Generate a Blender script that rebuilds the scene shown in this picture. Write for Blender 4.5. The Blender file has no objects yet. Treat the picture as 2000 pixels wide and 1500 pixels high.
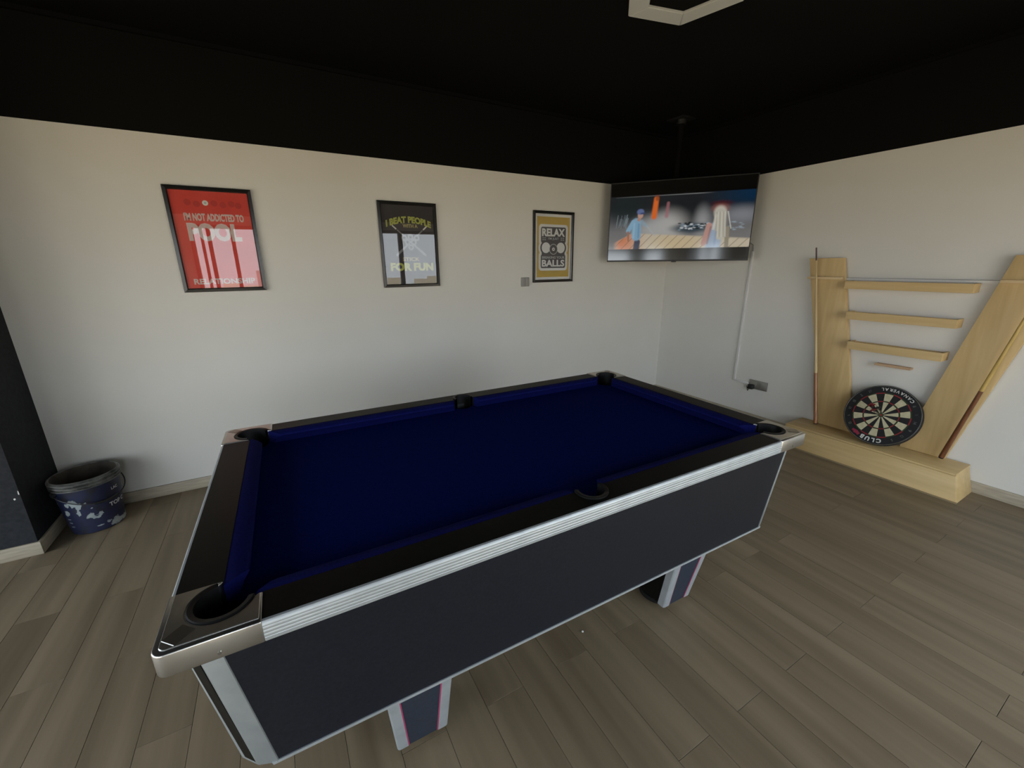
import bpy, bmesh, math, random
import numpy as np
from mathutils import Vector, Matrix

random.seed(7)
S = bpy.context.scene
COL = S.collection

# ------------------------------------------------------------------ camera
CAM_P = Vector((-3.9213, -3.3766, 1.5008))
YAW, PITCH, ROLL, FPX = 0.5127, 0.2808, -0.0092, 806.3
fw = Vector((math.sin(YAW)*math.cos(PITCH), math.cos(YAW)*math.cos(PITCH), -math.sin(PITCH)))
rt = Vector((math.cos(YAW), -math.sin(YAW), 0))
up = rt.cross(fw)
rt, up = math.cos(ROLL)*rt+math.sin(ROLL)*up, -math.sin(ROLL)*rt+math.cos(ROLL)*up
cd = bpy.data.cameras.new('camera')
cd.sensor_width = 36.0
cd.lens = FPX/2000*36
cd.clip_start = 0.02
cam = bpy.data.objects.new('camera', cd)
m = Matrix((rt, up, -fw)).transposed().to_4x4()
m.translation = CAM_P
cam.matrix_world = m
COL.objects.link(cam)
S.camera = cam

# ------------------------------------------------------------------ world: bright overcast sky above warm ground
STRENGTH = 4.8
W = bpy.data.worlds.new('sky')
S.world = W
W.use_nodes = True
nt = W.node_tree
nt.nodes.clear()
def wn(kind, **kw):
    n = nt.nodes.new(kind)
    for k, v in kw.items(): setattr(n, k, v)
    return n
def wmath(op, a, b=0.0):
    n = wn('ShaderNodeMath', operation=op)
    for i, v in enumerate((a, b)):
        if isinstance(v, (int, float)): n.inputs[i].default_value = v
        else: nt.links.new(v, n.inputs[i])
    return n.outputs[0]
def wramp(fac, stops, interp='LINEAR'):
    r = wn('ShaderNodeValToRGB'); r.color_ramp.interpolation = interp
    el = r.color_ramp.elements
    el[0].position, el[0].color = stops[0][0], (*stops[0][1], 1)
    el[1].position, el[1].color = stops[-1][0], (*stops[-1][1], 1)
    for p, c in stops[1:-1]:
        x = el.new(p); x.color = (*c, 1)
    nt.links.new(fac, r.inputs[0]); return r.outputs[0]
tc = wn('ShaderNodeTexCoord'); sx = wn('ShaderNodeSeparateXYZ')
nt.links.new(tc.outputs['Generated'], sx.inputs[0])
zz = wmath('MULTIPLY_ADD', sx.outputs['Z'], 0.5); nt.nodes[-1].inputs[2].default_value = 0.5
sky_c = wramp(zz, [(0.48, (0.90, 0.95, 1.0)), (0.56, (0.84, 0.93, 1.0)), (1.0, (0.70, 0.85, 1.0))])
ground_c = wramp(zz, [(0.0, (0.40, 0.34, 0.24)), (0.42, (0.66, 0.57, 0.41)), (0.5, (0.74, 0.64, 0.46))])
# a far skyline of pale blocks below eye level
az = wmath('MULTIPLY', wmath('ARCTAN2', sx.outputs['X'], sx.outputs['Y']), 34.0)
wh = wn('ShaderNodeTexWhiteNoise', noise_dimensions='1D'); nt.links.new(wmath('FLOOR', az), wh.inputs['W'])
block_c = wramp(wh.outputs['Value'], [(0.0, (0.86, 0.80, 0.66)), (0.3, (0.60, 0.52, 0.38)), (0.55, (0.80, 0.70, 0.40)), (0.8, (0.45, 0.42, 0.38))], 'CONSTANT')
top = wmath('MULTIPLY_ADD', wh.outputs['Value'], 0.034); nt.nodes[-1].inputs[2].default_value = -0.040
is_block = wmath('LESS_THAN', sx.outputs['Z'], top)
is_ground = wmath('LESS_THAN', sx.outputs['Z'], -0.085)
m1 = wn('ShaderNodeMix', data_type='RGBA'); nt.links.new(is_block, m1.inputs['Factor']); nt.links.new(sky_c, m1.inputs[6]); nt.links.new(block_c, m1.inputs[7])
m2 = wn('ShaderNodeMix', data_type='RGBA'); nt.links.new(is_ground, m2.inputs['Factor']); nt.links.new(m1.outputs[2], m2.inputs[6]); nt.links.new(ground_c, m2.inputs[7])
bg = wn('ShaderNodeBackground'); ow = wn('ShaderNodeOutputWorld')
nt.links.new(m2.outputs[2], bg.inputs[0])
bg.inputs[1].default_value = STRENGTH
nt.links.new(bg.outputs[0], ow.inputs[0])

S.view_settings.view_transform = 'Standard'
S.view_settings.look = 'None'
S.view_settings.gamma = 1
S.view_settings.use_curve_mapping = False
S.view_settings.exposure = 0.0
S.cycles.use_denoising = True
S.cycles.max_bounces = 10
S.cycles.diffuse_bounces = 6
S.cycles.sample_clamp_indirect = 8.0

# ------------------------------------------------------------------ materials
def lin(c):
    return tuple(((v/255)/12.92 if v/255 <= 0.04045 else ((v/255+0.055)/1.055)**2.4) for v in c)

def mat(name, col, rough=0.6, metal=0.0, spec=0.5, coat=0.0, coat_rough=0.1, emit=None):
    ma = bpy.data.materials.new(name)
    ma.use_nodes = True
    b = ma.node_tree.nodes['Principled BSDF']
    b.inputs['Base Color'].default_value = (*col, 1)
    b.inputs['Roughness'].default_value = rough
    b.inputs['Metallic'].default_value = metal
    b.inputs['Specular IOR Level'].default_value = spec
    b.inputs['Coat Weight'].default_value = coat
    b.inputs['Coat Roughness'].default_value = coat_rough
    return ma

def N(ma, kind, **kw):
    n = ma.node_tree.nodes.new(kind)
    for k, v in kw.items():
        setattr(n, k, v)
    return n

def L(ma, a, b):
    ma.node_tree.links.new(a, b)

def noise_tint(ma, col_a, col_b, scale=(1, 1, 1), nscale=5, detail=4, lo=0.35, hi=0.65, bump=0.0, coords='Object', obj_random=0.0, rough_var=0.0):
    """colour between two tones by stretched noise, with optional bump and per-object shift"""
    b = ma.node_tree.nodes['Principled BSDF']
    t = N(ma, 'ShaderNodeTexCoord')
    mpn = N(ma, 'ShaderNodeMapping')
    mpn.inputs['Scale'].default_value = scale
    no = N(ma, 'ShaderNodeTexNoise')
    no.inputs['Scale'].default_value = nscale
    no.inputs['Detail'].default_value = detail
    if coords == 'World':
        g = N(ma, 'ShaderNodeNewGeometry'); src = g.outputs['Position']
    else:
        src = t.outputs[coords]
    if obj_random:
        oi = N(ma, 'ShaderNodeObjectInfo')
        ml = N(ma, 'ShaderNodeMath', operation='MULTIPLY'); ml.inputs[1].default_value = 40
        L(ma, oi.outputs['Random'], ml.inputs[0])
        va = N(ma, 'ShaderNodeVectorMath', operation='ADD')
        L(ma, src, va.inputs[0]); L(ma, ml.outputs[0], va.inputs[1])
        src = va.outputs[0]
    L(ma, src, mpn.inputs['Vector'])
    L(ma, mpn.outputs[0], no.inputs['Vector'])
    r = N(ma, 'ShaderNodeValToRGB')
    r.color_ramp.elements[0].position = lo; r.color_ramp.elements[0].color = (*col_a, 1)
    r.color_ramp.elements[1].position = hi; r.color_ramp.elements[1].color = (*col_b, 1)
    L(ma, no.outputs['Fac'], r.inputs[0])
    out = r.outputs[0]
    if obj_random:
        hs = N(ma, 'ShaderNodeHueSaturation')
        mr = N(ma, 'ShaderNodeMapRange')
        mr.inputs['To Min'].default_value = 1-obj_random; mr.inputs['To Max'].default_value = 1+obj_random
        L(ma, oi.outputs['Random'], mr.inputs['Value'])
        L(ma, mr.outputs[0], hs.inputs['Value']); L(ma, out, hs.inputs['Color'])
        out = hs.outputs[0]
    L(ma, out, b.inputs['Base Color'])
    if bump:
        bu = N(ma, 'ShaderNodeBump'); bu.inputs['Strength'].default_value = bump; bu.inputs['Distance'].default_value = 0.004
        L(ma, no.outputs['Fac'], bu.inputs['Height']); L(ma, bu.outputs[0], b.inputs['Normal'])
    if rough_var:
        r0 = b.inputs['Roughness'].default_value
        mr2 = N(ma, 'ShaderNodeMapRange')
        mr2.inputs['To Min'].default_value = r0-rough_var; mr2.inputs['To Max'].default_value = r0+rough_var
        L(ma, no.outputs['Fac'], mr2.inputs['Value']); L(ma, mr2.outputs[0], b.inputs['Roughness'])
    return ma

H1, HC, FLOOR_X, BACK_Y = 2.254, 2.76, -6.625, -4.6

M = {}
# off-white wall with the black-painted band above z = H1
def wall_paint():
    ma = mat('wall_paint', (0.72, 0.70, 0.66), 0.8, spec=0.12)
    b = ma.node_tree.nodes['Principled BSDF']
    g = N(ma, 'ShaderNodeNewGeometry'); s = N(ma, 'ShaderNodeSeparateXYZ')
    L(ma, g.outputs['Position'], s.inputs[0])
    gt = N(ma, 'ShaderNodeMath', operation='GREATER_THAN'); gt.inputs[1].default_value = H1
    L(ma, s.outputs['Z'], gt.inputs[0])
    no = N(ma, 'ShaderNodeTexNoise'); no.inputs['Scale'].default_value = 1.3
    r = N(ma, 'ShaderNodeValToRGB')
    r.color_ramp.elements[0].position = 0.3; r.color_ramp.elements[0].color = (0.70, 0.68, 0.63, 1)
    r.color_ramp.elements[1].position = 0.7; r.color_ramp.elements[1].color = (0.74, 0.72, 0.675, 1)
    L(ma, g.outputs['Position'], no.inputs['Vector']); L(ma, no.outputs['Fac'], r.inputs[0])
    mx = N(ma, 'ShaderNodeMix', data_type='RGBA')
    L(ma, gt.outputs[0], mx.inputs['Factor']); L(ma, r.outputs[0], mx.inputs[6])
    mx.inputs[7].default_value = (0.0042, 0.0042, 0.0038, 1)
    L(ma, mx.outputs[2], b.inputs['Base Color'])
    n2 = N(ma, 'ShaderNodeTexNoise'); n2.inputs['Scale'].default_value = 220
    L(ma, g.outputs['Position'], n2.inputs['Vector'])
    bu = N(ma, 'ShaderNodeBump'); bu.inputs['Strength'].default_value = 0.06; bu.inputs['Distance'].default_value = 0.002
    L(ma, n2.outputs['Fac'], bu.inputs['Height']); L(ma, bu.outputs[0], b.inputs['Normal'])
    return ma
M['wall'] = wall_paint()
M['black_paint'] = mat('black_paint', (0.0036, 0.0036, 0.0033), 0.85, spec=0.1)
M['pillar'] = noise_tint(mat('charcoal_paint', (0.02, 0.021, 0.024), 0.8, spec=0.25), (0.016, 0.017, 0.02), (0.024, 0.025, 0.029), nscale=40, bump=0.08, coords='World')
M['baseboard'] = noise_tint(mat('baseboard_wood', (0.4, 0.35, 0.26), 0.55), (0.36, 0.31, 0.23), (0.47, 0.41, 0.31), scale=(3, 3, 25), nscale=3, coords='World')
M['plank'] = noise_tint(mat('plank_tile', (0.2, 0.17, 0.12), 0.5, spec=0.4), (0.138, 0.100, 0.060), (0.262, 0.200, 0.128), scale=(9, 0.5, 1), nscale=1.3, detail=7, lo=0.22, hi=0.70, bump=0.05, coords='World', obj_random=0.03, rough_var=0.06)
M['grout'] = mat('grout', (0.18, 0.14, 0.09), 0.8)
M['birch'] = noise_tint(mat('birch_ply', (0.52, 0.40, 0.23), 0.5), (0.58, 0.40, 0.175), (0.68, 0.49, 0.235), scale=(14, 14, 1.2), nscale=2, detail=6, coords='World', lo=0.3, hi=0.7)
M['birch_h'] = noise_tint(mat('birch_ply_horizontal', (0.52, 0.40, 0.23), 0.5), (0.58, 0.40, 0.175), (0.68, 0.49, 0.235), scale=(14, 1.2, 14), nscale=2, detail=6, coords='World', lo=0.3, hi=0.7)
M['birch_edge'] = mat('birch_edge', (0.30, 0.22, 0.12), 0.6)
M['alu'] = noise_tint(mat('brushed_aluminium', (0.62, 0.64, 0.66), 0.48, metal=0.55), (0.46, 0.50, 0.53), (0.53, 0.57, 0.60), nscale=18)
M['post_alu'] = noise_tint(mat('anodised_post', (0.34, 0.37, 0.38), 0.5, metal=0.5), (0.31, 0.34, 0.35), (0.37, 0.40, 0.41), nscale=12)
M['chrome'] = noise_tint(mat('satin_chrome', (0.62, 0.60, 0.56), 0.3, metal=1.0), (0.56, 0.555, 0.54), (0.68, 0.675, 0.66), nscale=9)
M['chrome_dark'] = mat('chrome_recess', (0.36, 0.35, 0.33), 0.3, metal=1.0)
M['black_lam'] = noise_tint(mat('black_laminate', (0.003, 0.003, 0.003), 0.42, spec=0.15), (0.003, 0.003, 0.0028), (0.0055, 0.0055, 0.005), nscale=60)
M['panel'] = noise_tint(mat('blue_black_laminate', (0.014, 0.016, 0.022), 0.36, spec=0.4), (0.0065, 0.008, 0.0135), (0.011, 0.0135, 0.021), nscale=120, detail=6, bump=0.03)
def cloth():
    ma = noise_tint(mat('navy_cloth', (0.004, 0.008, 0.10), 0.95, spec=0.02), (0.0028, 0.0075, 0.072), (0.0036, 0.0095, 0.092), nscale=160, detail=5)
    b = ma.node_tree.nodes['Principled BSDF']
    b.inputs['Sheen Weight'].default_value = 0.0
    b.inputs['Sheen Tint'].default_value = (0.3, 0.4, 1, 1)
    return ma
M['cloth'] = cloth()
M['cushion'] = noise_tint(mat('royal_blue_cushion_cloth', (0.004, 0.006, 0.12), 0.85, spec=0.06), (0.0042, 0.0062, 0.070), (0.0058, 0.0085, 0.092), nscale=160, detail=5)
M['pocket'] = mat('black_pocket_plastic', (0.006, 0.006, 0.006), 0.45, spec=0.4)
M['rubber'] = mat('black_rubber', (0.004, 0.004, 0.004), 0.7, spec=0.3)
M['pink'] = mat('pink_film', (0.42, 0.05, 0.13), 0.5)
M['navy_leg'] = noise_tint(mat('navy_leg_panel', (0.02, 0.028, 0.045), 0.45), (0.017, 0.024, 0.04), (0.025, 0.035, 0.055), nscale=90)
M['frame'] = mat('black_frame_lacquer', (0.014, 0.013, 0.012), 0.22, spec=0.6)
M['paper'] = mat('white_paper', (0.70, 0.70, 0.70), 0.7)
M['red'] = noise_tint(mat('red_print', (0.55, 0.04, 0.03), 0.7), (0.62, 0.05, 0.032), (0.68, 0.065, 0.045), nscale=6)
M['dark_red'] = mat('dark_red_print', (0.50, 0.042, 0.032), 0.7)
M['pale_red'] = mat('pale_print', (0.64, 0.50, 0.47), 0.7)
M['yellow'] = noise_tint(mat('yellow_print', (0.48, 0.33, 0.055), 0.7), (0.46, 0.31, 0.05), (0.52, 0.36, 0.065), nscale=5)
M['charcoal'] = mat('charcoal_print', (0.045, 0.045, 0.055), 0.7)
M['plum'] = mat('plum_black_print', (0.042, 0.035, 0.037), 0.7)
M['lime'] = mat('lime_print', (0.42, 0.44, 0.10), 0.7)
M['tan_print'] = mat('tan_print', (0.42, 0.36, 0.16), 0.7)
M['dim_print'] = mat('dim_print', (0.24, 0.24, 0.245), 0.7)
M['ledge_wood'] = mat('reddish_wood', (0.52, 0.34, 0.20), 0.5)
M['rest_wood'] = mat('pale_edge_wood', (0.70, 0.52, 0.29), 0.5)
M['grey_print'] = mat('grey_print', (0.45, 0.45, 0.47), 0.7)
M['lamp'] = mat('white_diffuser', (0.62, 0.62, 0.58), 0.5)
M['lamp_body'] = mat('lamp_body_white', (0.5, 0.5, 0.48), 0.5)
M['switch'] = mat('grey_switch', (0.30, 0.29, 0.27), 0.45)
M['socket'] = mat('pewter_plate', (0.30, 0.285, 0.26), 0.42, metal=0.6)
M['black_plastic'] = mat('black_plastic', (0.012, 0.012, 0.012), 0.4)
M['trunk'] = mat('white_trunking', (0.72, 0.71, 0.69), 0.5)
M['white'] = mat('white_print', (0.7, 0.7, 0.66), 0.6)
M['cable'] = mat('grey_cable', (0.14, 0.14, 0.14), 0.5)
M['shaft'] = noise_tint(mat('maple_shaft', (0.55, 0.40, 0.19), 0.35), (0.5, 0.35, 0.16), (0.6, 0.45, 0.23), scale=(20, 20, 1), nscale=3, coords='World')
M['shaft_gold'] = noise_tint(mat('golden_shaft', (0.50, 0.33, 0.09), 0.35), (0.46, 0.30, 0.08), (0.56, 0.38, 0.11), scale=(20, 20, 1), nscale=3, coords='World')
M['butt'] = noise_tint(mat('mahogany_butt', (0.32, 0.13, 0.05), 0.3, coat=0.4), (0.27, 0.10, 0.035), (0.38, 0.17, 0.07), scale=(20, 20, 1), nscale=4, coords='World')
M['butt_dark'] = noise_tint(mat('dark_butt', (0.14, 0.045, 0.012), 0.3, coat=0.4), (0.11, 0.035, 0.010), (0.19, 0.065, 0.02), scale=(20, 20, 1), nscale=4, coords='World')
M['tip'] = mat('plum_tip', (0.10, 0.06, 0.07), 0.6)
M['db_black'] = mat('dartboard_black', (0.010, 0.010, 0.011), 0.7)
M['db_cream'] = noise_tint(mat('dartboard_cream', (0.62, 0.55, 0.36), 0.85), (0.56, 0.50, 0.31), (0.66, 0.6, 0.40), nscale=40)
M['db_red'] = mat('dartboard_red', (0.30, 0.025, 0.03), 0.85)
M['db_green'] = mat('dartboard_green', (0.035, 0.06, 0.02), 0.85)
M['wire'] = mat('wire_steel', (0.6, 0.6, 0.6), 0.3, metal=1.0)
M['flame'] = mat('logo_red', (0.30, 0.02, 0.05), 0.7)
M['flight_red'] = mat('flight_red', (0.20, 0.012, 0.02), 0.5)
M['flight_black'] = mat('flight_black', (0.008, 0.012, 0.012), 0.5)
M['win_frame'] = mat('dark_window_frame', (0.03, 0.03, 0.032), 0.45)
def pane_mat(name, f0):
    """thin pane: clear with a Schlick reflection, the same from both sides"""
    ma = bpy.data.materials.new(name); ma.use_nodes = True
    t = ma.node_tree; t.nodes.clear()
    o = t.nodes.new('ShaderNodeOutputMaterial'); tr = t.nodes.new('ShaderNodeBsdfTransparent')
    gl = t.nodes.new('ShaderNodeBsdfGlossy'); gl.inputs['Roughness'].default_value = 0.0
    g = t.nodes.new('ShaderNodeNewGeometry')
    dt = t.nodes.new('ShaderNodeVectorMath'); dt.operation = 'DOT_PRODUCT'
    t.links.new(g.outputs['Incoming'], dt.inputs[0]); t.links.new(g.outputs['Normal'], dt.inputs[1])
    def mth(op, a, b):
        n = t.nodes.new('ShaderNodeMath'); n.operation = op
        for i, v in enumerate((a, b)):
            if isinstance(v, (int, float)): n.inputs[i].default_value = v
            else: t.links.new(v, n.inputs[i])
        return n.outputs[0]
    c = mth('POWER', mth('SUBTRACT', 1.0, mth('ABSOLUTE', dt.outputs['Value'], 0)), 5.0)
    f = mth('ADD', mth('MULTIPLY', c, 1-f0), f0)
    mx = t.nodes.new('ShaderNodeMixShader')
    t.links.new(f, mx.inputs[0]); t.links.new(tr.outputs[0], mx.inputs[1]); t.links.new(gl.outputs[0], mx.inputs[2])
    t.links.new(mx.outputs[0], o.inputs[0])
    return ma
M['pane'] = pane_mat('thin_glass', 0.07)
M['poster_glass'] = pane_mat('poster_glass', 0.085)

def bucket_mat():
    ma = mat('paint_spattered_navy_plastic', (0.012, 0.016, 0.06), 0.5)
    b = ma.node_tree.nodes['Principled BSDF']
    t = N(ma, 'ShaderNodeTexCoord')
    no = N(ma, 'ShaderNodeTexNoise'); no.inputs['Scale'].default_value = 13; no.inputs['Detail'].default_value = 6
    L(ma, t.outputs['Object'], no.inputs['Vector'])
    r = N(ma, 'ShaderNodeValToRGB')
    el = r.color_ramp.elements
    el[0].position = 0.62; el[0].color = (0.013, 0.016, 0.048, 1)
    el[1].position = 0.65; el[1].color = (0.34, 0.38, 0.37, 1)
    x = el.new(0.36); x.color = (0.014, 0.014, 0.024, 1)
    x = el.new(0.48); x.color = (0.012, 0.017, 0.052, 1)
    L(ma, no.outputs['Fac'], r.inputs[0]); L(ma, r.outputs[0], b.inputs['Base Color'])
    return ma
M['bucket'] = bucket_mat()
M['splash'] = mat('dried_paint', (0.30, 0.34, 0.34), 0.7)
M['bucket_rim'] = noise_tint(mat('grimy_rim', (0.05, 0.05, 0.045), 0.5), (0.04, 0.04, 0.036), (0.24, 0.24, 0.22), nscale=16, detail=6)
M['bucket_in'] = noise_tint(mat('grimy_inside', (0.05, 0.04, 0.03), 0.8), (0.02, 0.016, 0.012), (0.10, 0.08, 0.06), nscale=9)

# ------------------------------------------------------------------ mesh helpers
class MB:
    def __init__(self):
        self.v = []; self.f = []
    def add(self, vs, fs):
        o = len(self.v); self.v += [tuple(p) for p in vs]; self.f += [tuple(i+o for i in q) for q in fs]
        return self
    def box(self, x0, x1, y0, y1, z0, z1):
        return self.hexa([(x0, y0, z0), (x1, y0, z0), (x1, y1, z0), (x0, y1, z0)], [(x0, y0, z1), (x1, y0, z1), (x1, y1, z1), (x0, y1, z1)])
    def hexa(self, b, t):
        return self.add(list(b)+list(t), [(3, 2, 1, 0), (4, 5, 6, 7), (0, 1, 5, 4), (1, 2, 6, 5), (2, 3, 7, 6), (3, 0, 4, 7)])
    def prism(self, poly, z0, z1, top=None):
        """poly [(x,y)] ccw -> closed solid"""
        n = len(poly); t = top or poly
        vs = [(p[0], p[1], z0) for p in poly]+[(p[0], p[1], z1) for p in t]
        fs = [tuple(range(n-1, -1, -1)), tuple(range(n, 2*n))]
        fs += [(i, (i+1) % n, n+(i+1) % n, n+i) for i in range(n)]
        return self.add(vs, fs)
    def loft(self, rings, closed_ring=True, caps=True):
        n = len(rings[0]); vs = [p for r in rings for p in r]; fs = []
        for k in range(len(rings)-1):
            for i in range(n if closed_ring else n-1):
                j = (i+1) % n
                fs.append((k*n+i, k*n+j, (k+1)*n+j, (k+1)*n+i))
        if caps and closed_ring:
            fs.append(tuple(range(n-1, -1, -1))); fs.append(tuple((len(rings)-1)*n+i for i in range(n)))
        return self.add(vs, fs)
    def lathe(self, prof, c=(0, 0), seg=40, caps=True):
        """prof [(r,z)] about a vertical axis through c"""
        rings = [[(c[0]+r*math.cos(2*math.pi*i/seg), c[1]+r*math.sin(2*math.pi*i/seg), z) for i in range(seg)] for r, z in prof]
        return self.loft(rings, True, caps)
    def tube(self, pts, rad, seg=10):
        pts = [Vector(p) for p in pts]
        rads = rad if isinstance(rad, (list, tuple)) else [rad]*len(pts)
        rings = []
        ref = None
        for i, p in enumerate(pts):
            d = (pts[min(i+1, len(pts)-1)]-pts[max(i-1, 0)]).normalized()
            if ref is None:
                ref = d.orthogonal().normalized()
            ref = (ref-d*ref.dot(d)).normalized(); s = d.cross(ref)
            rings.append([tuple(p+(ref*math.cos(a)+s*math.sin(a))*rads[i]) for a in [2*math.pi*k/seg for k in range(seg)]])
        return self.loft(rings)
    def build(self, name, material, parent=None, smooth=False, bevel=0.0, seg=2, **props):
        me = bpy.data.meshes.new(name)
        me.from_pydata(self.v, [], self.f)
        bm = bmesh.new(); bm.from_mesh(me)
        bmesh.ops.recalc_face_normals(bm, faces=bm.faces)
        if bevel:
            ed = [e for e in bm.edges if len(e.link_faces) == 2 and e.calc_face_angle(0) > math.radians(25)]
            bmesh.ops.bevel(bm, geom=ed, offset=bevel, segments=seg, affect='EDGES', profile=0.5, clamp_overlap=True)
        bm.to_mesh(me); bm.free()
        if smooth or bevel:
            for p in me.polygons: p.use_smooth = True
            me.set_sharp_from_angle(angle=math.radians(32))
        me.materials.append(M[material] if isinstance(material, str) else material)
        return link(name, me, parent, **props)

def link(name, me, parent=None, **props):
    o = bpy.data.objects.new(name, me); COL.objects.link(o)
    if parent is not None: o.parent = parent
    for k, v in props.items(): o[k] = v
    return o

def thing(name, label, cat, loc=(0, 0, 0), rotz=0.0, group=None):
    o = bpy.data.objects.new(name, None); COL.objects.link(o)
    o.empty_display_size = 0.1
    o.location = loc; o.rotation_euler = (0, 0, rotz)
    o['label'] = label; o['category'] = cat
    if group: o['group'] = group
    return o

def text_mesh(body, size=1.0, bold=0.0, shear=0.0):
    """the built-in font as flat triangles: list of verts (x,y), faces; scaled to unit box later"""
    cu = bpy.data.curves.new('t', 'FONT'); cu.body = body; cu.size = size; cu.offset = bold; cu.shear = shear
    cu.resolution_u = 3; cu.fill_mode = 'BOTH'
    ob = bpy.data.objects.new('t', cu); COL.objects.link(ob)
    dg = bpy.context.evaluated_depsgraph_get(); dg.update()
    me = ob.evaluated_get(dg).to_mesh()
    vs = [(v.co.x, v.co.y) for v in me.vertices]; fs = [tuple(p.vertices) for p in me.polygons]
    ob.evaluated_get(dg).to_mesh_clear()
    bpy.data.objects.remove(ob); bpy.data.curves.remove(cu)
    return vs, fs

def text_fit(body, u0, u1, v0, v1, bold=0.02):
    """text stretched into a box (u right, v down)"""
    vs, fs = text_mesh(body, 1.0, bold)
    a = np.array(vs); lo = a.min(0); hi = a.max(0)
    out = [(u0+(x-lo[0])/(hi[0]-lo[0])*(u1-u0), v1-(y-lo[1])/(hi[1]-lo[1])*(v1-v0)) for x, y in vs]
    return out, fs

def arc(cx, cy, r, a0, a1, n):
    return [(cx+r*math.cos(math.radians(a0+(a1-a0)*i/n)), cy+r*math.sin(math.radians(a0+(a1-a0)*i/n))) for i in range(n+1)]

def rrect(x0, x1, y0, y1, r, n=4):
    return arc(x1-r, y0+r, r, -90, 0, n)+arc(x1-r, y1-r, r, 0, 90, n)+arc(x0+r, y1-r, r, 90, 180, n)+arc(x0+r, y0+r, r, 180, 270, n)

ST = dict(kind='structure')

# ------------------------------------------------------------------ room shell
T = 0.12
PX, PY = -5.234, -0.42            # black pillar: its right face and its front face
floor = MB().box(FLOOR_X-T, T, BACK_Y-T, T, -0.10, -0.006).build('floor', 'grout', **ST)
MB().box(FLOOR_X-T, T, BACK_Y-T, T, HC, HC+T).build('ceiling', 'black_paint', **ST)
MB().box(PX-0.02, T, 0, T, -0.006, HC).build('wall_left', 'wall', **ST)
MB().box(0, T, BACK_Y, 0, -0.006, HC).build('wall_right', 'wall', **ST)
MB().box(FLOOR_X-T, PX, PY, T, -0.006, HC).build('wall_pillar', 'pillar', **ST)
BB, BT = 0.076, 0.012
MB().box(PX+BT, -BT, -BT, 0, 0, BB).build('baseboard_left', 'baseboard', bevel=0.002, **ST)
MB().box(-BT, 0, BACK_Y, 0, 0, BB).build('baseboard_right', 'baseboard', bevel=0.002, **ST)
bbp = MB().box(FLOOR_X, PX+BT, PY-BT, PY, 0, BB).box(PX, PX+BT, PY, 0, 0, BB).build('baseboard_pillar', 'baseboard', bevel=0.002, **ST)
# black coving where wall and ceiling meet
MB().box(PX, -0.02, -0.02, 0, HC-0.022, HC).build('trim_1', 'black_paint', **ST)
MB().box(-0.02, 0, BACK_Y, 0, HC-0.022, HC).build('trim_2', 'black_paint', **ST)

# white scuffs on the pillar's corner
wp = bpy.data.objects['wall_pillar']
for cx_, cz_, w_, h_, sd in ((-5.2372, 0.374, 0.0030, 0.018, 3), (-5.2580, 0.342, 0.006, 0.008, 8)):
    rg_ = random.Random(sd)
    MB().add([(cx_+w_*rg_.uniform(0.5, 1)*math.cos(2*math.pi*i/9), PY-0.0006, cz_+h_*rg_.uniform(0.5, 1)*math.sin(2*math.pi*i/9)) for i in range(9)], [tuple(range(9))]).build('scuff', 'wall', wp)

# back wall (behind the camera) and far left wall with big glazed openings
WZ0, WZ1 = 0.06, 2.12
def glazed_wall(name, a0, a1, opens, place):
    """place(mb, u0, u1, d0, d1, z0, z1) maps wall coordinates (u along, d outwards) to a box"""
    wb = MB(); u = a0
    for a, b, _ in opens:
        place(wb, u, a, 0, T, -0.006, HC); u = b
        place(wb, a, b, 0, T, -0.006, WZ0); place(wb, a, b, 0, T, WZ1, HC)
    place(wb, u, a1, 0, T, -0.006, HC)
    wb.build(name, 'wall', **ST)
    for a, b, mull in opens:
        WN[0] += 1
        fr = MB(); w = 0.05
        place(fr, a, b, 0.03, 0.09, WZ0, WZ0+w); place(fr, a, b, 0.03, 0.09, WZ1-w, WZ1)
        posts = [(a, a+w)]+[(c-h/2, c+h/2) for c, h in mull]+[(b-w, b)]
        for p, q_ in posts: place(fr, p, q_, 0.03, 0.09, WZ0+w, WZ1-w)
        wo = fr.build('window_%d' % WN[0], 'win_frame', **ST)
        for (p0_, p1_), (q0_, q1_) in zip(posts[:-1], posts[1:]):
            pb = MB(); place(pb, p1_-0.01, q0_+0.01, 0.059, 0.061, WZ0+0.03, WZ1-0.03)
            v4 = [v for v in pb.v]
            key = 1 if name == 'wall_back' else 0
            face = [v for v in pb.v if abs(v[key]-min(w_[key] for w_ in pb.v)) < 1e-6]
            face = sorted(face, key=lambda v: (v[2], v[1-key]))
            MB().add([face[0], face[1], face[3], face[2]], [(0, 1, 2, 3)]).build('pane', 'pane', wo)
WN = [0]
glazed_wall('wall_back', FLOOR_X-T, T, [(-6.5, -5.70, []), (-4.88, -4.0, [(-4.735, 0.035), (-4.645, 0.05), (-4.345, 0.05)]), (-3.2, -0.55, [(-2.55, 0.07), (-1.75, 0.075)])],  # pier left of the widest opening is made up for its dark reflection
            lambda mb, u0, u1, d0, d1, z0, z1: mb.box(u0, u1, BACK_Y-d1, BACK_Y-d0, z0, z1))
glazed_wall('wall_far_left', BACK_Y-T, PY, [(-4.45, -0.8, [(-3.25, 0.07), (-2.05, 0.07)])],
            lambda mb, u0, u1, d0, d1, z0, z1: mb.box(FLOOR_X-d1, FLOOR_X-d0, u0, u1, z0, z1))

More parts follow.
